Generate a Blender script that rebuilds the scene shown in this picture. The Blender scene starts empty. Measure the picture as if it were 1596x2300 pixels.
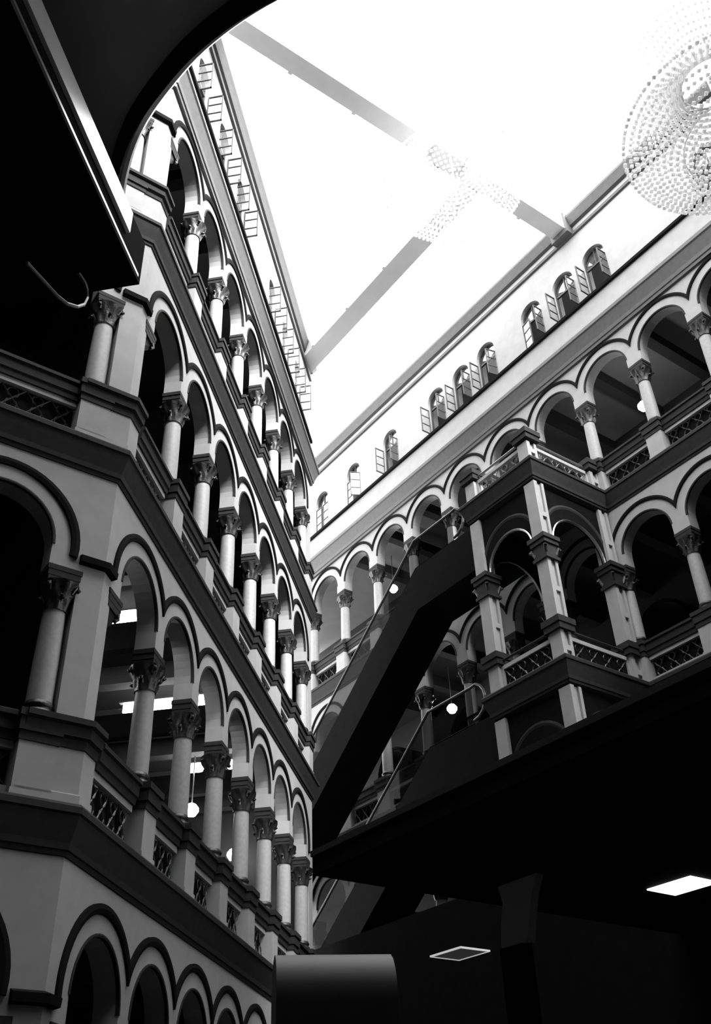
import bpy, math, random
from math import sin, cos, pi, radians as rad, sqrt
from mathutils import Matrix, Vector
random.seed(4)
C = bpy.context.scene.collection
S = 2.0                                   # metres per arcade bay; the plan below is written in bays, eye at z = 0
# ---------------------------------------------------------------- camera
YAW, PIT, ROL, FPX = -.1444, .6276, -.0408, 2156.6
Fw = Vector((sin(YAW)*cos(PIT), cos(YAW)*cos(PIT), sin(PIT)))
Rt = Fw.cross(Vector((0, 0, 1))).normalized(); Up = Rt.cross(Fw)
Rx = cos(ROL)*Rt + sin(ROL)*Up; Ux = -sin(ROL)*Rt + cos(ROL)*Up
cam = bpy.data.cameras.new('camera'); camo = bpy.data.objects.new('camera', cam); C.objects.link(camo)
cam.sensor_fit = 'HORIZONTAL'; cam.sensor_width = 36; cam.lens = FPX/1596*36; cam.clip_end = 500; cam.clip_start = .05
camo.matrix_world = Matrix(((Rx.x, Ux.x, -Fw.x, 0), (Rx.y, Ux.y, -Fw.y, 0), (Rx.z, Ux.z, -Fw.z, 0), (0, 0, 0, 1)))
bpy.context.scene.camera = camo
# ---------------------------------------------------------------- world: bright overcast sky through the glass roof
w = bpy.data.worlds.new('sky'); bpy.context.scene.world = w; w.use_nodes = True
w.node_tree.nodes['Background'].inputs[0].default_value = (1, 1, 1, 1)
w.node_tree.nodes['Background'].inputs[1].default_value = 1.0
sun = bpy.data.lights.new('veiled_sun', 'SUN'); sun.energy = 2.8; sun.angle = rad(34)
suno = bpy.data.objects.new('veiled_sun', sun); C.objects.link(suno)
SD = Vector((.74, -.67, .72)).normalized(); suno.rotation_euler = SD.to_track_quat('Z', 'Y').to_euler()
vs = bpy.context.scene.view_settings
vs.view_transform = 'Standard'; vs.look = 'None'; vs.gamma = 1; vs.use_curve_mapping = False
vs.exposure = 2.7
cy = bpy.context.scene.cycles
cy.max_bounces = 6; cy.diffuse_bounces = 3; cy.transparent_max_bounces = 16; cy.use_denoising = True

# ---------------------------------------------------------------- materials
def mat(name, v, rough=.8, metal=0., var=0., scale=6., bump=0., emit=0., spec=.3):
    m = bpy.data.materials.new(name); m.use_nodes = True; nt = m.node_tree; b = nt.nodes['Principled BSDF']
    b.inputs['Base Color'].default_value = (v, v, v, 1); b.inputs['Roughness'].default_value = rough
    b.inputs['Metallic'].default_value = metal; b.inputs['Specular IOR Level'].default_value = spec
    if var or bump:
        tc = nt.nodes.new('ShaderNodeTexCoord'); n = nt.nodes.new('ShaderNodeTexNoise')
        n.inputs['Scale'].default_value = scale; n.inputs['Detail'].default_value = 6
        nt.links.new(tc.outputs['Object'], n.inputs['Vector'])
        if var:
            r = nt.nodes.new('ShaderNodeMapRange'); r.inputs[1].default_value = .3; r.inputs[2].default_value = .7
            r.inputs[3].default_value = v*(1-var); r.inputs[4].default_value = min(1, v*(1+var))
            nt.links.new(n.outputs[0], r.inputs[0]); nt.links.new(r.outputs[0], b.inputs['Base Color'])
        if bump:
            bp = nt.nodes.new('ShaderNodeBump'); bp.inputs['Strength'].default_value = bump; bp.inputs['Distance'].default_value = .02
            nt.links.new(n.outputs[0], bp.inputs['Height']); nt.links.new(bp.outputs[0], b.inputs['Normal'])
    if emit:
        b.inputs['Emission Color'].default_value = (1, 1, 1, 1); b.inputs['Emission Strength'].default_value = emit
    return m
def clear(name, tint, t, rough=.05, refr=1.0):
    m = bpy.data.materials.new(name); m.use_nodes = True; nt = m.node_tree; nt.nodes.clear()
    o = nt.nodes.new('ShaderNodeOutputMaterial'); mx = nt.nodes.new('ShaderNodeMixShader')
    a = nt.nodes.new('ShaderNodeBsdfTransparent'); g = nt.nodes.new('ShaderNodeBsdfGlossy')
    a.inputs[0].default_value = (refr, refr, refr, 1); g.inputs[0].default_value = (tint, tint, tint, 1); g.inputs[1].default_value = rough
    mx.inputs[0].default_value = t
    nt.links.new(a.outputs[0], mx.inputs[1]); nt.links.new(g.outputs[0], mx.inputs[2]); nt.links.new(mx.outputs[0], o.inputs[0])
    return m
PLA = mat('pale_plaster', .36, .85, var=.06, scale=3, bump=.15)
SHAFT = mat('polished_stone', .34, .5, var=.08, scale=14)
DARK = mat('dark_moulding_paint', .03, .7, var=.15, scale=8, spec=.12)
HOOD = mat('black_hood_paint', .012, .85, var=.15, scale=8, spec=.03)
MID = mat('grey_moulding_paint', .10, .55, var=.1, scale=8)
CAP = mat('dark_carved_capital', .022, .4, var=.3, scale=30, bump=.4, spec=.5)
IRON = mat('wrought_iron', .22, .4, .5)
INN = mat('shade_dark_plaster', .04, .9, var=.1, scale=2)  # plaster darkened so its colour carries the shade of the unlit galleries
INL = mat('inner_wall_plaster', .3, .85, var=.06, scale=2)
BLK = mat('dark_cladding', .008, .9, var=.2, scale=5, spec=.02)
FLO = mat('dark_floor_tiles', .05, .4, var=.2, scale=3)
STEEL = mat('brushed_steel', .45, .3, .9)
RAIL = mat('dark_handrail', .05, .35, spec=.5)
TRIM = mat('bright_steel_trim', .85, .35, .6)
BEAM = mat('white_painted_beam', .8, .6, var=.03, scale=2)
ROD = mat('pale_steel_rod', .8, .5)
WOOD = mat('dark_window_frame', .07, .5, var=.1, scale=10)
GLA = clear('window_glass', .9, .22)
GLB = clear('smoked_balustrade_glass', .12, .05, refr=.2)
ROOFG = clear('roof_glass', .9, .03)
CRY = bpy.data.materials.new('crystal'); CRY.use_nodes = True; _n = CRY.node_tree; _n.nodes.clear()
_o = _n.nodes.new('ShaderNodeOutputMaterial'); _m = _n.nodes.new('ShaderNodeMixShader'); _t = _n.nodes.new('ShaderNodeBsdfTranslucent'); _g = _n.nodes.new('ShaderNodeBsdfGlossy')
_t.inputs[0].default_value = (1, 1, 1, 1); _g.inputs[1].default_value = .15; _m.inputs[0].default_value = .36
_n.links.new(_t.outputs[0], _m.inputs[1]); _n.links.new(_g.outputs[0], _m.inputs[2]); _n.links.new(_m.outputs[0], _o.inputs[0])
LAMP = mat('lit_globe', 1, .5, emit=6)
TUBE = mat('lit_light_panel', 1, .5, emit=4)
PANEL = mat('dim_ceiling_panel', .05, .7, emit=.003)
PANR = mat('lit_panel_rim', .6, .5, emit=.06)
PANB = mat('bright_ceiling_panel', .8, .5, emit=.35)

# ---------------------------------------------------------------- mesh builder, coordinates (s, o, z): along wall, out of wall, up, in bays
class MB:
    def __init__(s): s.v = []; s.f = []
    def quadgrid(s, rows, close=False):
        n0 = len(s.v); n = len(rows[0])
        for r in rows: s.v += r
        for i in range(len(rows)-1):
            for j in range(n if close else n-1):
                k = (j+1) % n
                s.f.append((n0+i*n+j, n0+i*n+k, n0+(i+1)*n+k, n0+(i+1)*n+j))
        return s
    def poly(s, pts): n0 = len(s.v); s.v += pts; s.f.append(tuple(range(n0, n0+len(pts)))); return s
    def box(s, a, b):
        n0 = len(s.v); (x0, y0, z0), (x1, y1, z1) = a, b
        s.v += [(x, y, z) for z in (z0, z1) for x, y in ((x0, y0), (x1, y0), (x1, y1), (x0, y1))]
        s.f += [tuple(n0+i for i in q) for q in ((0, 3, 2, 1), (4, 5, 6, 7), (0, 1, 5, 4), (1, 2, 6, 5), (2, 3, 7, 6), (3, 0, 4, 7))]
        return s
    def cbox(s, c, d): return s.box([c[i]-d[i]/2 for i in range(3)], [c[i]+d[i]/2 for i in range(3)])
    def frustum(s, z0, z1, h0, h1):
        return s.quadgrid([[(-h, -h, z), (h, -h, z), (h, h, z), (-h, h, z)] for z, h in ((z0, h0), (z1, h1))], True).caps(4)
    def caps(s, n):
        L = len(s.v); s.f.append(tuple(range(L-n, L))); return s
    def lathe(s, prof, n=20, c=(0, 0)):
        s.quadgrid([[(c[0]+r*cos(2*pi*k/n), c[1]+r*sin(2*pi*k/n), z) for k in range(n)] for r, z in prof], True)
        return s
    def tube(s, pts, r, n=6, closed=False):
        P = [Vector(p) for p in pts]; rows = []
        up = None
        for i, p in enumerate(P):
            a = P[(i-1) % len(P)] if (i or closed) else P[i]; b = P[(i+1) % len(P)] if (i < len(P)-1 or closed) else P[i]
            d = (b-a).normalized()
            if up is None or abs(up.dot(d)) > .99: up = Vector((0, 0, 1)) if abs(d.z) < .9 else Vector((1, 0, 0))
            x = d.cross(up).normalized(); y = x.cross(d); up = y
            rows.append([tuple(p+x*r*cos(2*pi*k/n)+y*r*sin(2*pi*k/n)) for k in range(n)])
        if closed: rows.append(rows[0])
        s.quadgrid(rows, True)
        if not closed: L = len(s.v); s.f.append(tuple(range(L-n, L))); s.f.append(tuple(range(L-n*len(rows), L-n*(len(rows)-1))))
        return s
    def octa(s, c, r):
        n0 = len(s.v); x, y, z = c
        s.v += [(x+r, y, z), (x, y+r, z), (x-r, y, z), (x, y-r, z), (x, y, z+r*1.3), (x, y, z-r*1.3)]
        s.f += [(n0+i, n0+(i+1) % 4, n0+4) for i in range(4)]+[(n0+(i+1) % 4, n0+i, n0+5) for i in range(4)]
        return s
    def mesh(s, name, m, smooth=False):
        me = bpy.data.meshes.new(name); me.from_pydata([(x*S, -y*S, z*S) for x, y, z in s.v], [], [f[::-1] for f in s.f])
        me.materials.append(m)
        if smooth: me.polygons.foreach_set('use_smooth', [True]*len(me.polygons))
        me.update(); return me
class Frame:
    def __init__(s, x, y, deg): s.x, s.y, s.a = x, y, rad(deg)
    def world(s, a, o, z): return Vector(((s.x+cos(s.a)*a+sin(s.a)*o)*S, (s.y+sin(s.a)*a-cos(s.a)*o)*S, z*S))
XL, Y0 = -2.7084, 5.8521
FL = Frame(XL, Y0, 90); FR = Frame(-3.3737, 16.3467, -45); FW = Frame(XL, Y0-.22, 45); F0 = Frame(0, 0, 0)
def put(o, F, p=(0, 0, 0)): o.location = F.world(*p); o.rotation_euler = (0, 0, F.a); C.objects.link(o); return o
def obj(name, mb, m, parent=None, F=F0, p=(0, 0, 0), smooth=False):
    me = mb if isinstance(mb, bpy.types.Mesh) else mb.mesh(name, m, smooth)
    o = bpy.data.objects.new(name, me)
    if parent is not None:
        o.parent = parent; o.location = (p[0]*S, -p[1]*S, p[2]*S); C.objects.link(o)
    else: put(o, F, p)
    return o
def tag(o, label=None, cat=None, group=None, kind=None):
    for k, v in (('label', label), ('category', cat), ('group', group), ('kind', kind)):
        if v: o[k] = v
    return o
def thing(name, label, cat, F, p, group=None, kind=None):
    o = bpy.data.objects.new(name, None); o.empty_display_size = .1; put(o, F, p); return tag(o, label, cat, group, kind or 'thing')
def struct(name, F=F0, p=(0, 0, 0)): return thing(name, None, None, F, p, kind='structure')
def dup(root, F, p, label):
    def cp(o, par):
        c = o.copy(); C.objects.link(c); c.parent = par
        for ch in kids.get(o, []): cp(ch, c)
        return c
    kids = {}
    for ch in root.children_recursive: kids.setdefault(ch.parent, []).append(ch)
    r = cp(root, None); r.location = F.world(*p); r.rotation_euler = (0, 0, F.a); r['label'] = label
    return r

def arch_wall(mb, s0, s1, z0, z1, ops, T, n=18, of=0.):
    """wall slab with round-headed openings; ops = (centre, half width, bottom, spring)"""
    f, b = of, of-T; cur = s0
    def wall(a, c, za, zb):
        mb.poly([(a, f, za), (c, f, za), (c, f, zb), (a, f, zb)]); mb.poly([(c, b, za), (a, b, za), (a, b, zb), (c, b, zb)])
    for c, h, zb, zs in ops:
        if c-h > cur+1e-6: wall(cur, c-h, z0, z1); mb.poly([(cur, f, z0), (cur, b, z0), (c-h, b, z0), (c-h, f, z0)])
        if zb > z0+1e-6: wall(c-h, c+h, z0, zb); mb.poly([(c-h, f, zb), (c+h, f, zb), (c+h, b, zb), (c-h, b, zb)])
        P = [(c-h*cos(pi*k/n), zs+h*sin(pi*k/n)) for k in range(n+1)]
        for (x0, y0), (x1, y1) in zip(P, P[1:]):
            mb.poly([(x0, f, y0), (x1, f, y1), (x1, f, z1), (x0, f, z1)]); mb.poly([(x1, b, y1), (x0, b, y0), (x0, b, z1), (x1, b, z1)])
            mb.poly([(x0, b, y0), (x1, b, y1), (x1, f, y1), (x0, f, y0)])
        for x in (c-h, c+h): mb.poly([(x, f, zb), (x, b, zb), (x, b, zs), (x, f, zs)])
        cur = c+h
    if s1 > cur+1e-6: wall(cur, s1, z0, z1); mb.poly([(cur, f, z0), (cur, b, z0), (s1, b, z0), (s1, f, z0)])
    mb.poly([(s0, f, z1), (s1, f, z1), (s1, b, z1), (s0, b, z1)])
    for x in (s0, s1): mb.poly([(x, f, z0), (x, b, z0), (x, b, z1), (x, f, z1)])
    return mb
def ring(mb, c, zc, r0, r1, o0, o1, a0=0., a1=pi, n=22, half=None):
    rows = []
    def an(r, a): return a if half is None or half >= r or a != 'cut' else math.acos(half/r)
    for k in range(n+1):
        rm = (r0+r1)/2
        def A_(r): b = an(r, a0); e = a1 if a1 != 'cut' else pi-an(r, 'cut'); return b+(e-b)*k/n
        rows.append([(c-r*cos(A_(r)), o, zc+r*sin(A_(r))) for r, o in ((r0, o0), (r0, o1*.7), (rm, o1), (r1, o1*.7), (r1, o0))])
    mb.quadgrid(rows); mb.poly(rows[0]); mb.poly(rows[-1]); return mb
def sweep(mb, path, prof):
    """profile (out, z) along a plan path of (s, o); outwards is the right-hand side"""
    P = [Vector(p) for p in path]; rows = []
    for i, p in enumerate(P):
        d0 = (P[i]-P[i-1]).normalized() if i else (P[1]-P[0]).normalized()
        d1 = (P[i+1]-P[i]).normalized() if i < len(P)-1 else d0
        # local (s, o): o positive outwards, so the outward side of +s is +o
        n0 = Vector((-d0.y, d0.x)); n1 = Vector((-d1.y, d1.x)); m = (n0+n1); m = m/m.dot(n0) if m.length > 1e-6 else n0
        rows.append([(p.x+m.x*o, p.y+m.y*o, z) for o, z in prof])
    mb.quadgrid(rows, True); mb.poly(rows[0]); mb.poly(rows[-1]); return mb

# ---------------------------------------------------------------- levels
A = [.92, 3.81, 6.70, 9.59]               # top of the abaci, storeys from the ground up
H = 2.89
LV = ['ground storey', 'second storey', 'third storey', 'top storey']
colL = [float(j) for j in range(1, 8)]
colR = [1.05*j+.03 for j in range(0, 12)]
colW = [-.29-1.05*j for j in range(0, 4)]
T = .18
BAND = [(0, .885), (.012, .885), (.018, .915), (.03, .92), (.035, .96), (.065, 1.06), (.08, 1.12), (.095, 1.13), (.095, 1.17), (.08, 1.19), (0, 1.19)]
SILL = [(0, -1.34), (.03, -1.34), (.035, -1.29), (.05, -1.28), (.055, -1.20), (.075, -1.19), (.075, -1.16), (.05, -1.145), (0, -1.145)]
# plan of the left building: W0 front, then the corner, then the long left front, in the left frame
def w2l(sw):                               # a point of the W0 front in the left frame
    p = FW.world(sw, 0, 0)/S; return (p.y-Y0, p.x-XL)
pathLW = [w2l(-4.6), (-.22, 0), (7.32, 0), (7.32, -1.5)]
OR0, OR1, ORD = 6.17, 7.42, 1.42           # the oriel's plan on the right front
pathR = [(-3, 0), (12.6, 0)]; pathRO = [(-3, 0), (OR0, 0), (OR0, ORD), (OR1, ORD), (OR1, 0), (12.6, 0)]

wl = struct('wall_left', FL); ww = struct('wall_front', FW); wr = struct('wall_right', FR)
for k, a in enumerate(A):
    top = a+1.2
    # left front
    m = MB(); arch_wall(m, -.22, 7.32, a, top-.02, [(j-.5, .4, a, a+.17) for j in colL], T); m.box((-.22, -T, a-1.70), (-.06, 0, a)); m.box((7.1, -T, a-1.70), (7.32, 0, a))
    obj('arcade_wall', m, PLA, wl)
    for i, j in enumerate(colL):
        a0 = 'cut' if i else -.12
        a1 = 'cut' if i < 6 else pi+.12
        obj('hood_moulding', ring(MB(), j-.5, a+.17, .535, .598, -.01, .026, a0, a1, 22, .5), HOOD, wl)
        obj('arch_trim', ring(MB(), j-.5, a+.17, .395, .418, -.02, .010, 0, pi), DARK, wl)
    obj('impost_string', sweep(MB(), [w2l(-.20), (-.22, 0), (-.085, 0)], [(0, a+.06), (.045, a+.07), (.05, a+.12), (0, a+.14)]), HOOD, wl)
    if k: obj('floor_band', sweep(MB(), pathLW, [(o, z+a-H) for o, z in BAND]), DARK, wl)
    # W0 front
    m = MB(); arch_wall(m, -4.6, 0, a, top-.02, [(c-.525, .4, a, a+.17) for c in reversed(colW)], T); m.box((-.19, -T, a-1.70), (0, 0, a)); obj('arcade_wall', m, PLA, ww)
    for c in colW:
        obj('hood_moulding', ring(MB(), c-.525, a+.17, .535, .598, -.01, .026, 'cut', 'cut' if c != colW[0] else pi+.12, 22, .525), HOOD, ww)
        obj('arch_trim', ring(MB(), c-.525, a+.17, .395, .418, -.02, .010, 0, pi), DARK, ww)
    # right front
    m = MB(); arch_wall(m, -3, 12.6, a, top-.02, [(c+.525, .4, a, a+.17) for c in [colR[0]-1.05]+colR[:-1]], T); obj('arcade_wall', m, PLA, wr)
    for c in [colR[0]-1.05]+colR[:-1]:
        obj('hood_moulding', ring(MB(), c+.525, a+.17, .55, .598, -.01, .026, 'cut', 'cut', 22, .525), HOOD, wr)
        obj('arch_trim', ring(MB(), c+.525, a+.17, .395, .418, -.02, .010, 0, pi), DARK, wr)
    if k: obj('floor_band', sweep(MB(), pathRO if k > 1 or 1 else pathR, [(o, z+a-H) for o, z in BAND]), DARK, wr)
    # galleries behind
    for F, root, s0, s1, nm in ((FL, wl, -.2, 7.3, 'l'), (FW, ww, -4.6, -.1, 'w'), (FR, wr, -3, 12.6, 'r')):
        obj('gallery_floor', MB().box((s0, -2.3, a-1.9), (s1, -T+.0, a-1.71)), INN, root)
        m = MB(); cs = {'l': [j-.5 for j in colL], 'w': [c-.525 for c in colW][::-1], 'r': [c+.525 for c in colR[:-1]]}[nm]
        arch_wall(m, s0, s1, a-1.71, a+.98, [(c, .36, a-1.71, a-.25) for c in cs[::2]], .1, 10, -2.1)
        obj('inner_wall', m, INL if (nm == 'l' and k == 1) else INN, root)  # pale only where the light boxes shine, shade-dark copy elsewhere
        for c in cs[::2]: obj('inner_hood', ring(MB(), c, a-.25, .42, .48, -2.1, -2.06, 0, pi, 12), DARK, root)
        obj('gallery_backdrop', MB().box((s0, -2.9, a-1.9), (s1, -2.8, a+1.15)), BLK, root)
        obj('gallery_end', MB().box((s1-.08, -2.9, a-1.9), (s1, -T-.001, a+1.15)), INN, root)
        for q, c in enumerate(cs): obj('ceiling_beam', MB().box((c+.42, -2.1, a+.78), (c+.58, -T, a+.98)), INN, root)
# cornices over the top arcade
TOP = [(0, .78), (.04, .78), (.045, .83), (.06, .84), (.07, .90), (.13, 1.08), (.15, 1.10), (.15, 1.16), (.12, 1.20), (0, 1.20)]
obj('top_cornice', sweep(MB(), pathLW, [(o, z+A[3]) for o, z in TOP]), MID, wl)
obj('top_cornice', sweep(MB(), pathR, [(o, z+A[3]) for o, z in TOP]), MID, wr)
# attic storeys
ZS, ZT = 11.40, 13.30
winR = [(.48, 0), (1.62, 1), (2.86, 2), (4.27, 2), (4.98, 2), (5.66, 3), (6.80, 4), (7.55, 2), (8.22, 2), (10.4, 2), (11.1, 2), (11.8, 2)]
winL = [.65, 1.6, 2.5, 4.42, 5.35, 6.3]
WH = .225
m = arch_wall(MB(), -3, 12.6, A[3]+1.18, ZT, [(c, WH, ZS, 12.13) for c, _ in winR], .22, 14); obj('attic_wall', m, PLA, wr)
m = arch_wall(MB(), -.22, 7.32, A[3]+1.18, ZT, [(c, WH, ZS, 12.13) for c in winL], .22, 14); obj('attic_wall', m, PLA, wl)
m = arch_wall(MB(), -4.6, 0, A[3]+1.18, ZT, [(c, WH, ZS, 12.13) for c in (-3.6, -2.6, -1.6)], .22, 14); obj('attic_wall', m, PLA, ww)
LINE = [(0, -.05), (.045, -.05), (.05, 0), (.03, .015), (0, .015)]
EAV = [(0, 12.90), (.04, 12.90), (.05, 12.95), (0, 12.96)]
EAV2 = [(0, 13.10), (.06, 13.11), (.10, 13.20), (.13, 13.26), (.13, 13.31), (0, 13.31)]
for path, root in ((pathLW, wl), (pathR, wr)):
    obj('sill_string', sweep(MB(), path, [(o, z+ZS) for o, z in LINE]), HOOD, root)
    obj('eaves_string', sweep(MB(), path, EAV), MID, root); obj('eaves_gutter', sweep(MB(), path, EAV2), MID, root)
for F, root, s0, s1 in ((FL, wl, -.2, 7.3), (FR, wr, -3, 12.6), (FW, ww, -4.6, 0)):
    obj('attic_room', MB().box((s0, -1.6, 10.9), (s1, -1.5, 13.3)).box((s0, -1.6, 13.1), (s1, -.25, 13.3)).box((s0, -2.9, 10.7), (s1, -.25, 10.9)), INL, root)
# ---------------------------------------------------------------- attic windows: fixed fanlight, casements thrown open
ang = {0: (0, 0), 1: (0, 62), 2: (90, 90), 3: (90, 78), 4: (12, 92)}
def window(n, F, c, mode):
    r = thing('window_%d' % n, None, None, F, (c, -.06, ZS), kind='structure')
    f = MB(); ring(f, 0, .73, WH-.03, WH, -.03, .0, 0, pi, 14); f.box((-WH, -.03, 0), (-WH+.025, 0, .73)); f.box((WH-.025, -.03, 0), (WH, 0, .73)); f.box((-WH, -.035, .60), (WH, 0, .63)); f.box((-WH, -.03, 0), (WH, 0, .02)); f.box((-.008, -.03, .62), (.008, 0, .94))
    obj('window_frame', f, WOOD, r)
    g = MB(); g.poly([(0, -.015, .62)]+[((WH-.02)*cos(pi*k/12), -.015, .73+(WH-.02)*sin(pi*k/12)) for k in range(13)]); obj('fanlight_pane', g, GLA, r)
    for sd, an in zip((-1, 1), ang[mode]):
        lw, lh = .205, .58
        lf = MB()
        lf.box((0, -.01, 0), (.014, .01, lh)); lf.box((lw-.014, -.01, 0), (lw, .01, lh)); lf.box((0, -.01, 0), (lw, .01, .016)); lf.box((0, -.01, lh-.016), (lw, .01, lh))
        for z in (lh/3, 2*lh/3): lf.box((0, -.008, z-.006), (lw, .008, z+.006))
        if sd > 0: lf.v = [(-x, y, z) for x, y, z in lf.v]; lf.f = [q[::-1] for q in lf.f]
        cs = obj('casement', lf, WOOD, r, p=(sd*WH, .05, .02))
        cs.rotation_euler = (0, 0, rad(an*sd))
        for q in range(3):
            pm = MB(); z0 = q*lh/3+.008; pm.poly([(.012*-sd, 0, z0), ((lw-.012)*-sd, 0, z0), ((lw-.012)*-sd, 0, z0+lh/3-.014), (.012*-sd, 0, z0+lh/3-.014)])
            obj('pane', pm, GLA, cs)
    return r
wn = 1
for c, mode in winR: window(wn, FR, c, mode); wn += 1
for c in winL: window(wn, FL, c, 2); wn += 1

# ---------------------------------------------------------------- columns
def leafy(n=32):
    m = MB(); rows = []
    for t in range(9):
        u = t/8; z = -.345+.215*u; base = .090+.060*u**1.6
        rows.append([((base*(1+.13*sin(8*2*pi*k/n+(pi if t > 4 else 0))*sin(pi*min(1, u*2 % 1.001))))*cos(2*pi*k/n), (base*(1+.13*sin(8*2*pi*k/n+(pi if t > 4 else 0))*sin(pi*min(1, u*2 % 1.001))))*sin(2*pi*k/n), z) for k in range(n)])
    m.quadgrid(rows, True)
    for i in range(8):                                           # curled leaf tips and corner volutes
        an = 2*pi*i/8+pi/4; r0 = .118 if i % 2 else .15; zt = -.235 if i % 2 else -.155
        m.tube([((r0-.035)*cos(an), (r0-.035)*sin(an), zt-.05), (r0*cos(an), r0*sin(an), zt), ((r0+.012)*cos(an), (r0+.012)*sin(an), zt-.02), ((r0-.006)*cos(an), (r0-.006)*sin(an), zt-.032)], .016, 5)
    return m
M_cap = leafy().mesh('capital', CAP, True)
M_aba = MB(); M_aba.box((-.114, -.09, -.145), (.114, .09, -.09)).box((-.12, -.092, -.09), (.12, .092, -.04)).box((-.128, -.095, -.04), (.128, .095, 0)); M_aba = M_aba.mesh('abacus', DARK)
M_sh = MB().lathe([(.088, -1.04), (.087, -.8), (.083, -.5), (.079, -.33)], 24).mesh('shaft', SHAFT, True)
M_bas = MB().lathe([(.088, -1.03), (.098, -1.045), (.105, -1.06), (.098, -1.075), (.09, -1.085), (.112, -1.105), (.118, -1.12), (.112, -1.145)], 20).box((-.115, -.10, -1.16), (.115, .10, -1.13)).mesh('base', CAP, True)
M_ped = MB().box((-.125, -.09, -1.70), (.125, .145, -1.33)).box((-.135, -.1, -1.70), (.135, .155, -1.66)).mesh('pedestal', PLA)
M_pc = MB().box((-.135, -.1, -1.35), (.135, .155, -1.29)).box((-.145, -.1, -1.29), (.145, .17, -1.20)).box((-.155, -.1, -1.20), (.155, .185, -1.15)).mesh('pedestal_cap', DARK)
def column0(F, p, label, grp):
    r = thing('column', label, 'column', F, p, grp)
    for nm, me in (('abacus', M_aba), ('capital', M_cap), ('shaft', M_sh), ('base', M_bas), ('pedestal', M_ped), ('pedestal_cap', M_pc)): obj(nm, me, None, r)
    return r
proto = None
ordn = ['first', 'second', 'third', 'fourth', 'fifth', 'sixth', 'seventh', 'eighth', 'ninth', 'tenth', 'eleventh', 'twelfth']
def column(F, p, label):
    global proto
    if proto is None: proto = column0(F, p, label, 'round arcade columns'); return proto
    return dup(proto, F, p, label)
# ---------------------------------------------------------------- balustrade panels between the pedestals
def lattice(wd, z0, z1, o=0.):
    m = MB(); h = z1-z0; r = h*.20; n = max(2, int(wd/(h*.75)))
    for i in range(n):
        c = -wd/2+wd*(i+.5)/n
        for dz in (-.24, .24):
            zc = (z0+z1)/2+dz*h
            m.tube([(c+r*cos(2*pi*k/8), o, zc+r*sin(2*pi*k/8)) for k in range(8)], .006, 4, True)
        m.tube([(c-wd/n/2, o, z0), (c, o, (z0+z1)/2), (c+wd/n/2, o, z1)], .006, 4); m.tube([(c-wd/n/2, o, z1), (c, o, (z0+z1)/2), (c+wd/n/2, o, z0)], .006, 4)
    return m
def make_panel(wd):
    me = {}
    me['handrail'] = sweep(MB(), [(-wd/2-.004, 0), (wd/2+.004, 0)], SILL).mesh('handrail', DARK)
    me['top_rail'] = MB().box((-wd/2, -.03, -1.39), (wd/2, .012, -1.34)).mesh('top_rail', PLA)
    me['bottom_rail'] = MB().box((-wd/2, -.03, -1.70), (wd/2, .02, -1.63)).mesh('bottom_rail', PLA)
    me['back_board'] = MB().box((-wd/2, -.07, -1.64), (wd/2, -.05, -1.38)).mesh('back_board', BLK)
    me['lattice'] = lattice(wd, -1.63, -1.39, -.02).mesh('lattice', RAIL)
    return me
PM = {}
def panel(F, p, wd, label, grp='lattice balustrade panels'):
    if wd not in PM: PM[wd] = make_panel(wd)
    r = thing('balustrade_panel', label, 'railing', F, p, grp)
    for nm, me in PM[wd].items():
        o = obj(nm, me, None, r)
        if nm == 'lattice': o['kind'] = 'stuff'
    return r
fromL = ['nearest', 'second nearest', 'third nearest', 'fourth nearest', 'fifth nearest', 'sixth nearest', 'farthest']
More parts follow.
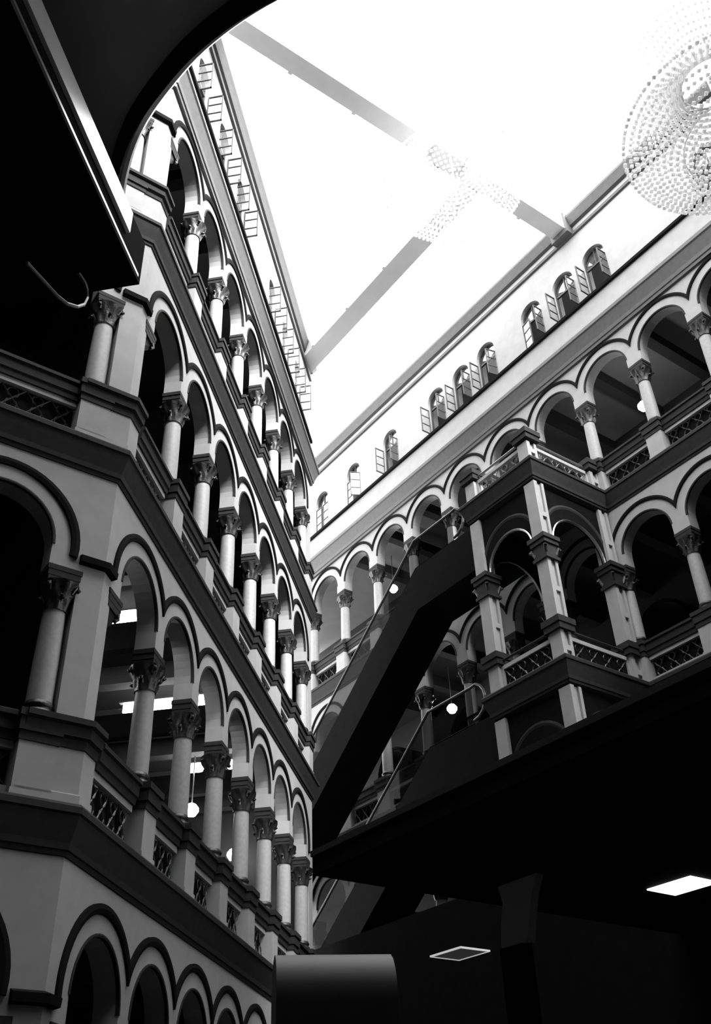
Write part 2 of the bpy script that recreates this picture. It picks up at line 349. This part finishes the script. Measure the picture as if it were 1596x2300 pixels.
for k, a in enumerate(A):
    for i, j in enumerate(colL):
        column(FL, (j, -.085, a), 'round column on the %s of the left arcade, %s to the camera' % (LV[k], fromL[i]) if i < 6 else 'round column on the %s of the left arcade, at its corner end' % LV[k])
        if k: panel(FL, (j-.5 if i else .45, -.03, a), .74, 'dark lattice railing under the %s arch from the camera, %s of left arcade' % (ordn[i], LV[k]))
    for i, c in enumerate(colW):
        column(FW, (c, -.085, a), 'round column on the %s at the far left, %s from the square corner pier' % (LV[k], ordn[i]))
        if k: panel(FW, (c-.525, -.03, a), .79, 'dark lattice railing on the %s at the far left, %s from corner pier' % (LV[k], ordn[i]))
    for i, c in enumerate(colR):
        column(FR, (c, -.085, a), 'round column on the right wall, %s, %s from the corner' % (LV[k], ordn[i]))
        if k and i < 11 and i != 6: panel(FR, (c+.525, -.03, a), .79, 'lattice railing on the %s of the right wall, %s bay from the corner' % (LV[k], ordn[i]))
    # corbel capitals on the square corner pier
    for F, p, t in ((FL, (.02, -.085, a), 'facing the left arcade'),):
        r = thing('corbel_capital', 'dark carved corbel capital on the corner pier, %s, %s' % (LV[k], t), 'capital', F, p, 'corbel capitals of the corner pier')
        obj('abacus', M_aba, None, r)
        obj('corbel', MB().quadgrid([[(-.10, -.08, -.12), (.09, -.08, -.12), (.09, .08, -.12), (-.10, .08, -.12)], [(-.10, -.06, -.22), (.05, -.06, -.22), (.05, .06, -.22), (-.10, .06, -.22)], [(-.10, -.03, -.33), (-.05, -.03, -.33), (-.05, .03, -.33), (-.10, .03, -.33)]], True).caps(4).tube([(.06, .085, -.13), (.08, .09, -.17), (.05, .08, -.2)], .018, 5), CAP, r)
    if k:                                                        # pedestal course of the corner pier
        q = struct('trim_%d' % k, FL)
        pth = [w2l(-.40), w2l(-.39), (-.22, 0), (-.05, 0)]
        obj('pier_pedestal', sweep(MB(), pth, [(-.05, a-1.70), (.06, a-1.70), (.06, a-1.64), (.045, a-1.63), (.045, a-1.33), (-.05, a-1.33)]), PLA, q)
        obj('pier_sill', sweep(MB(), pth, [(-.05, a-1.35), (.055, a-1.34), (.06, a-1.28), (.085, a-1.27), (.09, a-1.20), (.115, a-1.19), (.115, a-1.15), (-.05, a-1.14)]), DARK, q)

# ---------------------------------------------------------------- the oriel: balconies stacked on square posts
def oriel_level(k, posts=True):
    a = A[k]
    r = thing('oriel_balcony', {1: 'lowest balcony of the projecting bay on the right wall, behind the dark slab edge', 2: 'middle balcony of the projecting bay, with square posts and dark capitals', 3: 'top balcony of the projecting bay, open to the sky, with lattice sides'}[k], 'balcony', FR, (0, 0, a), 'balconies of the projecting bay')
    obj('floor_slab', MB().box((OR0+.02, -.02, -1.88), (OR1-.02, ORD-.02, -1.74)), MID, r)
    px = (OR0+.09, OR1-.09)
    for i, (x, y) in enumerate(((px[0], ORD-.09), (px[1], ORD-.09), (px[1], .12), (px[0], .12))):
        h = .09; top = .86 if posts else -1.36
        po = MB()
        po.box((x-h, y+.03, -1.70), (x+h, y+h, top)); po.box((x-h, y-h, -1.70), (x+h, y-.045, top)); po.box((x-h+.03, y-.05, -1.70), (x+h-.03, y+.035, top))
        for zz in ([-1.55, -.75, -.2, .35] if posts else [-1.5]): po.box((x-h+.001, y-.05, zz-.035), (x+h-.001, y+.035, zz+.035))
        p = obj('post', po, PLA, r)
        if posts:
            cp = MB()
            for z0, z1, e in ((-.06, 0, .055), (-.12, -.06, .035), (-.30, -.12, .012), (-.34, -.30, .03)): cp.box((x-h-e, y-h-e, z0), (x+h+e, y+h+e, z1))
            for dx in (-1, 1):
                for dy in (-1, 1): cp.tube([(x+dx*(h), y+dy*(h), -.26), (x+dx*(h+.03), y+dy*(h+.03), -.16), (x+dx*(h+.045), y+dy*(h+.045), -.2)], .022, 5)
            obj('post_capital', cp, CAP, p)
        obj('pedestal_cap', MB().box((x-h-.04, y-h-.04, -1.33), (x+h+.04, y+h+.04, -1.25)).box((x-h-.055, y-h-.055, -1.25), (x+h+.055, y+h+.055, -1.17)), DARK, p)
    sides = (((px[0]+.09, ORD-.07), (px[1]-.09, ORD-.07)), ((px[1]+.02, ORD-.18), (px[1]+.02, .2)), ((px[0]-.02, .2), (px[0]-.02, ORD-.18)))
    for i, (p0, p1) in enumerate(sides):
        L = sqrt((p1[0]-p0[0])**2+(p1[1]-p0[1])**2); dx, dy = (p1[0]-p0[0])/L, (p1[1]-p0[1])/L
        def T2(mb): mb.v = [(p0[0]+dx*(x+L/2)-dy*y, p0[1]+dy*(x+L/2)+dx*y, z) for x, y, z in mb.v]; return mb
        fr = obj('railing', T2(MB().box((-L/2, -.02, -1.40), (L/2, .02, -1.35)).box((-L/2, -.02, -1.70), (L/2, .02, -1.66)).box((-L/2, -.02, -1.70), (-L/2+.04, .02, -1.35)).box((L/2-.04, -.02, -1.70), (L/2, .02, -1.35))), PLA, r)
        lt = obj('lattice', T2(lattice(L-.08, -1.66, -1.40)), IRON if not posts else RAIL, fr); lt['kind'] = 'stuff'
        if posts: obj('infill_sheet', T2(MB().box((-L/2+.04, -.012, -1.66), (L/2-.04, -.006, -1.40))), BLK, fr)
        else: obj('glass_sheet', T2(MB().poly([(-L/2+.04, -.012, -1.66), (L/2-.04, -.012, -1.66), (L/2-.04, -.012, -1.40), (-L/2+.04, -.012, -1.40)])), GLA, fr)
        obj('handrail', T2(MB().tube([(-L/2, 0, -1.38), (-L/2+.03, 0, -1.27), (L/2-.03, 0, -1.27), (L/2, 0, -1.38)], .018)), IRON if not posts else DARK, fr)
        if posts:
            hw = L/2-.02; zc = .0
            ar = MB(); ar2 = MB(); n = 20; rr = min(hw-.03, .5)
            arch_wall(ar, -L/2, L/2, -.02, .86, [(0, rr, -.02, .0)], .05, 18, .025)
            obj('arch_spandrel', T2(ar), BLK, r)
            g = MB(); ring(g, 0, 0, rr-.012, rr+.014, 0, .04, 0, pi, 20)
            obj('arch_rib', T2(g), STEEL, r)
            g = MB(); ring(g, 0, .12, rr+.06, rr+.12, 0, .035, .15, pi-.15, 20); obj('arch_rib', T2(g), DARK, r)
    return r
oriel_level(3, False); oriel_level(2); oriel_level(1)

# ---------------------------------------------------------------- escalators running down along the right wall
def escalator(dz, label):
    e = thing('escalator', label, 'escalator', FR, (0, 0, dz), 'escalators along the right wall')
    sl = .747; o1, o0 = 1.0, .32; xb = 4.45; xe = 6.12; L = 4.3
    def line(z, x0=xe): return [(x0, z), (xb, z), (xb-L, z-sl*L), (xb-L-.7, z-sl*L)]
    top, bot = line(7.93), line(7.22)
    m = MB(); rows = [[(x, o0, z), (x, o1, z), (x2, o1, z2), (x2, o0, z2)] for (x, z), (x2, z2) in zip(bot, top)]
    m.quadgrid(rows, True); m.poly(rows[0]); m.poly(rows[-1]); obj('truss', m, BLK, e)
    for o in (o1-.03, o0+.03):
        g = MB(); gl = line(7.95, 5.36); gt = line(8.47, 5.36)
        for (a, b), (c, d) in zip(zip(gl, gt), list(zip(gl, gt))[1:]): g.poly([(a[0], o, a[1]), (c[0], o, c[1]), (d[0], o, d[1]), (b[0], o, b[1])])
        gp = obj('glass_balustrade', g, GLB, e)
        pts = [(5.36+.0, 8.0)]+[(5.36+.25*sin(pi*t/8), 8.25-.25*cos(pi*t/8)) for t in range(1, 8)]+gt
        obj('handrail', MB().tube([(x, o, z) for x, z in pts], .02, 8), RAIL if o == o1-.03 else BLK, gp)
        obj('skirt', MB().tube([(x, o, z) for x, z in gl], .022, 4), BLK, gp)
    st = MB(); nst = 26
    for i in range(nst):
        x = xb-L*i/nst; z = 7.93-sl*L*i/nst; st.box((x-L/nst, o0+.08, z-.12), (x, o1-.08, z-.02))
    obj('steps', st, STEEL, e)['kind'] = 'stuff'
    return e
escalator(0, 'upper escalator with glass sides, running down from the top balcony along the right wall')
escalator(-2*H, 'lowest escalator, added to deepen the shade under the other two, along the right wall')  # extra flight, put in to darken the foot of the right wall
escalator(-H, 'lower escalator with glass sides, running down from the middle balcony along the right wall')

# ---------------------------------------------------------------- lamps in the galleries
M_gl = MB().lathe([(.001, -.085), (.05, -.07), (.085, -.02), (.085, .02), (.05, .065), (.02, .08), (.001, .085)], 16).mesh('globe', LAMP, True)
def globe(F, p, label, hang):
    r = thing('globe_lamp', label, 'lamp', F, p, 'lit globe lamps in the galleries')
    obj('globe', M_gl, None, r); obj('hanging_rod', MB().tube([(0, 0, .08), (0, 0, hang)], .008), IRON, r)
for i, s_ in enumerate((5.05, 9.17-2.0, 1.05)):
    if i == 1: s_ = 6.9
    globe(FL, (s_, -1.0, 3.92), 'lit globe lamp behind the %s columns of the second storey, left arcade' % ('fourth and fifth', 'last', 'first')[i], 1.0)
globe(FR, (1.69, -.8, 9.60), 'lit globe lamp in the top gallery near the corner, above the upper escalator', .75)
globe(FR, (7.89, -.8, 9.59), 'lit globe lamp in the top gallery at the right edge behind a column', .75)
globe(FR, (3.01, -.8, 6.61), 'lit globe lamp in the middle gallery seen between the two escalators', .75)
for i, s_ in enumerate((1.46, 3.33, 5.18)):
    r = thing('light_box', 'long lit light box across the second-storey gallery, behind the %s' % ('first arch', 'third arch', 'fifth arch', 'last arch')[i], 'light', FL, (s_, 0, 4.5), 'light boxes across the left gallery')
    obj('lit_panel', MB().box((-.05, -1.25, -.08), (.0, -.3, .03)), TUBE, r); obj('cross_beam', MB().box((-.05, -2.05, -.36), (.05, -.19, -.09)), BLK, r)
    obj('metal_edge', MB().box((-.055, -1.3, .035), (.0, -.25, .05)).box((-.052, -1.3, -.04), (-.05, -.25, -.035)), IRON, r)

# ---------------------------------------------------------------- roof: tie beams, glazing, rods
b = thing('tie_beam', 'grey roof tie beam running from the left wall up to the chandelier', 'beam', FR, (0, 0, 13))
obj('beam', MB().box((2.4, 1.80, 0), (7.67, 2.15, .4)), BEAM, b); 
for i in range(4): obj('stiffener', MB().box((3.4+i*1.1, 2.15, 0), (3.46+i*1.1, 2.18, .4)), BEAM, b)
b = thing('tie_beam', 'grey roof tie beam landing on the right wall beside the last attic windows', 'beam', FR, (0, 0, 13))
obj('beam', MB().box((7.68, -.3, .02), (7.96, 10.4, .42)), BEAM, b); obj('bearing_block', MB().box((7.64, -.3, -.08), (8.0, .16, .4)), MID, b)
for i in range(8): obj('stiffener', MB().box((7.65, .9+i*1.1, .02), (7.68, .96+i*1.1, .42)), BEAM, b)
sk = struct('ceiling', FR)
obj('roof_glazing', MB().poly([(-6, -3, 17), (24, -3, 17), (24, 15, 17), (-6, 15, 17)]), ROOFG, sk)
def ray(u, v): d = Vector((0, 0, 0))+Rx*((u-798)/FPX)-Ux*((v-1150)/FPX)+Fw; return d
def onz(u, v, z): d = ray(u, v); return tuple(d*(z/d.z))
rods = [((770, 348), (875, 360)), ((770, 348), (683, 765)), ((770, 348), (722, 300)), ((770, 348), (895, 280)), ((990, 240), (1062, 106)), ((1005, 245), (1115, 106)), ((1190, 130), (1155, 460)), ((1218, 106), (1216, 180)), ((1216, 180), (1160, 400)), ((1330, 106), (1393, 340)),
        ((1160, 412), (1260, 403)), ((1241, 400), (1241, 478)), ((1312, 385), (1312, 472)), ((555, 106), (770, 348)), ((900, 560), (760, 700)), ((985, 560), (800, 740)), ((1115, 106), (1190, 106))]
tr = thing('roof_truss', 'thin pale steel rods of the glazed roof, almost lost in the glare', 'truss', F0, (0, 0, 0))
for p, q in rods:
    P, Q = onz(*p, 14.6), onz(*q, 14.6); obj('rod', MB().tube([(P[0], -P[1], P[2]), (Q[0], -Q[1], Q[2])], .012, 5), ROD, tr)

# ---------------------------------------------------------------- crystal chandeliers
def chandelier(s_, o_, z_, label):
    r = thing('chandelier', label, 'chandelier', FR, (s_, o_, z_), 'tiered crystal chandeliers')
    fr = MB()
    for R_, z in ((.3, 1.3), (.5, .25)): fr.tube([(R_*cos(2*pi*k/40), R_*sin(2*pi*k/40), z) for k in range(40)], .006, 5, True)
    fr.tube([(0, 0, 0), (0, 0, 3.6)], .015, 6); obj('frame', fr, ROD, r)
    bd = MB()
    for i in range(1, 19):
        R_ = 1.05*i/18; z = .5*(i/18)**2; n = max(6, int(R_*95))
        for k in range(n): bd.octa((R_*cos(2*pi*k/n), R_*sin(2*pi*k/n), z), .027)
    obj('crystal_bowl', bd, CRY, r)['kind'] = 'stuff'
    bd = MB()
    for i in range(16):
        u = i/15; R_ = 1.05-.75*u**.7; z = .5+.8*u; n = 84
        for k in range(n): bd.octa((R_*cos(2*pi*k/n), R_*sin(2*pi*k/n), z), .026)
    obj('crystal_skirt', bd, CRY, r)['kind'] = 'stuff'
    bd = MB()
    for i in range(9):
        u = i/8; R_ = .3+.35*u; z = 1.3+.6*u; n = 60
        for k in range(n): bd.octa((R_*cos(2*pi*k/n), R_*sin(2*pi*k/n), z), .026)
    obj('crystal_crown', bd, CRY, r)['kind'] = 'stuff'
    return r
chandelier(7.95, 2.62, 11.75, 'large tiered crystal chandelier hanging where the roof beams cross')
chandelier(11.75, 2.62, 8.25, 'crystal chandelier at the right edge of the picture, before the attic wall')

# ---------------------------------------------------------------- landing overhead at the left
br = thing('landing_bridge', 'black underside of a landing overhead at the upper left, with a bright steel edge', 'bridge', F0, (0, 0, 5.0))
obj('slab', MB().box((-5.5, -3.86, -.16), (-1.90, 3, .24)), BLK, br)
obj('steel_fascia', MB().box((-1.90, -3.58, .0), (-1.875, 3, .19)), TRIM, br)
obj('edge_strip', MB().box((-1.90, -3.80, -.16), (-1.885, 3, -.135)), STEEL, br)
def curve(n=24): return [(-2.35, 4.3), (-2.2, 3.9), (-2.01, 3.53), (-1.80, 3.25), (-1.54, 3.02), (-1.25, 2.82), (-.9, 2.66), (-.5, 2.55), (0, 2.48), (.8, 2.45), (3, 2.4), (7, 2.4)]  # the long stretch past the curve is unseen, added to shade the lower storeys
cv = thing('curved_canopy', 'dark canopy with a curved edge and pale rim, overhead at the upper left', 'canopy', F0, (0, 0, 5.6))
def fine(P, n=5):
    o = []
    for i in range(len(P)-1):
        p0, p1, p2, p3 = P[max(i-1, 0)], P[i], P[i+1], P[min(i+2, len(P)-1)]
        for q in range(n):
            t = q/n; o.append(tuple(.5*(2*p1[d]+(p2[d]-p0[d])*t+(2*p0[d]-5*p1[d]+4*p2[d]-p3[d])*t*t+(3*p1[d]-p0[d]-3*p2[d]+p3[d])*t**3) for d in (0, 1)))
    return o+[P[-1]]
m = MB(); cp = fine(curve())
m.quadgrid([[(x, -y, 0) for x, y in cp], [(x, 2, 0) for x, y in cp]]); m.quadgrid([[(x, -y, .18) for x, y in cp], [(x, 2, .18) for x, y in cp]])
m.quadgrid([[(x, -y, 0) for x, y in cp], [(x, -y, .18) for x, y in cp]]); obj('canopy_slab', m, INL, cv)
m = MB(); m.quadgrid([[(x, -y-.02, -.03) for x, y in cp], [(x, -y-.02, .13) for x, y in cp], [(x, -y+.10, .13) for x, y in cp], [(x, -y+.10, -.03) for x, y in cp]], False); m.quadgrid([[(x, -y-.02, -.03) for x, y in cp], [(x, -y+.10, -.03) for x, y in cp]])
obj('edge_beam', m, BLK, cv); obj('rim', MB().tube([(x+.02, -y-.06, .12) for x, y in cp], .028, 6), TRIM, cv)
# handrail loop of a glass balustrade in the shade under the landing
def onx(u, v, x): d = ray(u, v); p = d*(x/d.x); return (p.x, -p.y, p.z)
gb = thing('stair_handrail', 'faint curved end of a handrail in the shade under the landing, upper left', 'handrail', F0, (0, 0, 0))
obj('handrail', MB().tube([onx(u, v, -2.0) for u, v in ((60, 590), (106, 640), (130, 666), (150, 682), (173, 689), (188, 684), (196, 668), (195, 650), (191, 636), (184, 624), (176, 612))], .010, 6), RAIL, gb)

# ---------------------------------------------------------------- mezzanine over the court floor, with ceiling panels
mz = thing('mezzanine_slab', 'broad black mezzanine slab overhead at the lower right, its straight edge rising to the right', 'mezzanine', FR, (0, 0, 1.85))
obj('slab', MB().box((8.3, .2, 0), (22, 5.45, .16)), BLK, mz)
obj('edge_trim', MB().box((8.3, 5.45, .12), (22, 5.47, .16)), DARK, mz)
for i in range(3):
    x = 2.75*i
    m = MB(); m.quadgrid([[(x+a_, 4.05, z_), (x+b_, 4.05, z_), (x+b_, 4.12, z_), (x+a_, 4.12, z_)] for z_, a_, b_ in ((0, 8.70, 9.10), (-.12, 8.73, 9.03), (-.25, 8.69, 8.98), (-.42, 8.67, 8.93))][::-1], True)
    obj('pier_head', m, PLA, mz); obj('pier', MB().box((x+8.68, 4.05, -2.61), (x+8.9, 4.15, -.42)), BLK, mz)
for i in range(4):
    r = thing('ceiling_panel', ('dim square ceiling panel at the bottom, with a thin glowing rim', 'bright square ceiling panel cut by the right edge', 'square ceiling panel beyond the right edge', 'far square ceiling panel beyond the right edge')[i], 'light', FR, (6.88+2.52*i, 2.93, 1.845), 'square ceiling panels of the mezzanine')
    obj('panel', MB().box((-.20, -.16, -.01), (.20, .16, 0)), PANEL if i == 0 else PANB, r)
    if i == 0: obj('rim', MB().box((-.215, -.175, -.015), (.215, -.16, 0)).box((-.215, .16, -.015), (.215, .175, 0)).box((-.215, -.16, -.015), (-.20, .16, 0)).box((.20, -.16, -.015), (.215, .16, 0)), PANR, r)
obj('shade_sheet', MB().box((-2.2, 1.55, -2.62), (14.4, 1.6, .16)).box((-2.2, 1.55, .16), (8.4, 1.6, .95)), BLK, mz)  # black sheets standing in for the deep shade below and beside the mezzanine
q = thing('shade_deck', 'added black deck that shades the area at the foot of the lower escalator', 'landing', FR, (0, 0, 1.85))
obj('deck', MB().box((-2.2, .19, 0), (5.9, 1.5, .16)), BLK, q)  # deck added only to darken the lower part of the right wall
# kiosk in the foreground, grey top edge only just in the picture
P = onz(622, 2124, .55); Q = onz(888, 2122, .55)
k = thing('kiosk', 'dark kiosk with a dim rounded grey top, at the bottom beside the corner', 'kiosk', F0, (0, 0, 0))
m = MB(); v0 = Vector((P[0], -P[1], 0)); v1 = Vector((Q[0], -Q[1], 0)); ax = (v1-v0).normalized(); bk = Vector((-ax.y, ax.x, 0))*-1
if bk.y > 0: bk = -bk
rows = []
for u in (v0, v1): rows.append([tuple(u+bk*(.12-.12*cos(t))+Vector((0, 0, .55-.12+.12*sin(t)))) for t in [pi*i/10 for i in range(11)]]+[tuple(u+bk*.24+Vector((0, 0, -.76))), tuple(u+Vector((0, 0, -.76)))])
m.quadgrid(rows, True); m.poly(rows[0]); m.poly(rows[1]); obj('kiosk_body', m, MID, k, smooth=True)
# ---------------------------------------------------------------- court floor and the far sides behind the camera
fl = struct('floor', F0); obj('paving', MB().box((-20, -30, -.86), (25, 15, -.77)), FLO, fl)
wb = struct('wall_back', FR)
obj('back_wall', MB().box((-3, 10.4, -.8), (14.7, 10.6, 13.3)), INN, wb); obj('side_wall', MB().box((14.5, -.2, -.8), (14.7, 10.4, 13.3)), INN, wb)  # unseen walls, set close and dark to keep light off the lower storeys
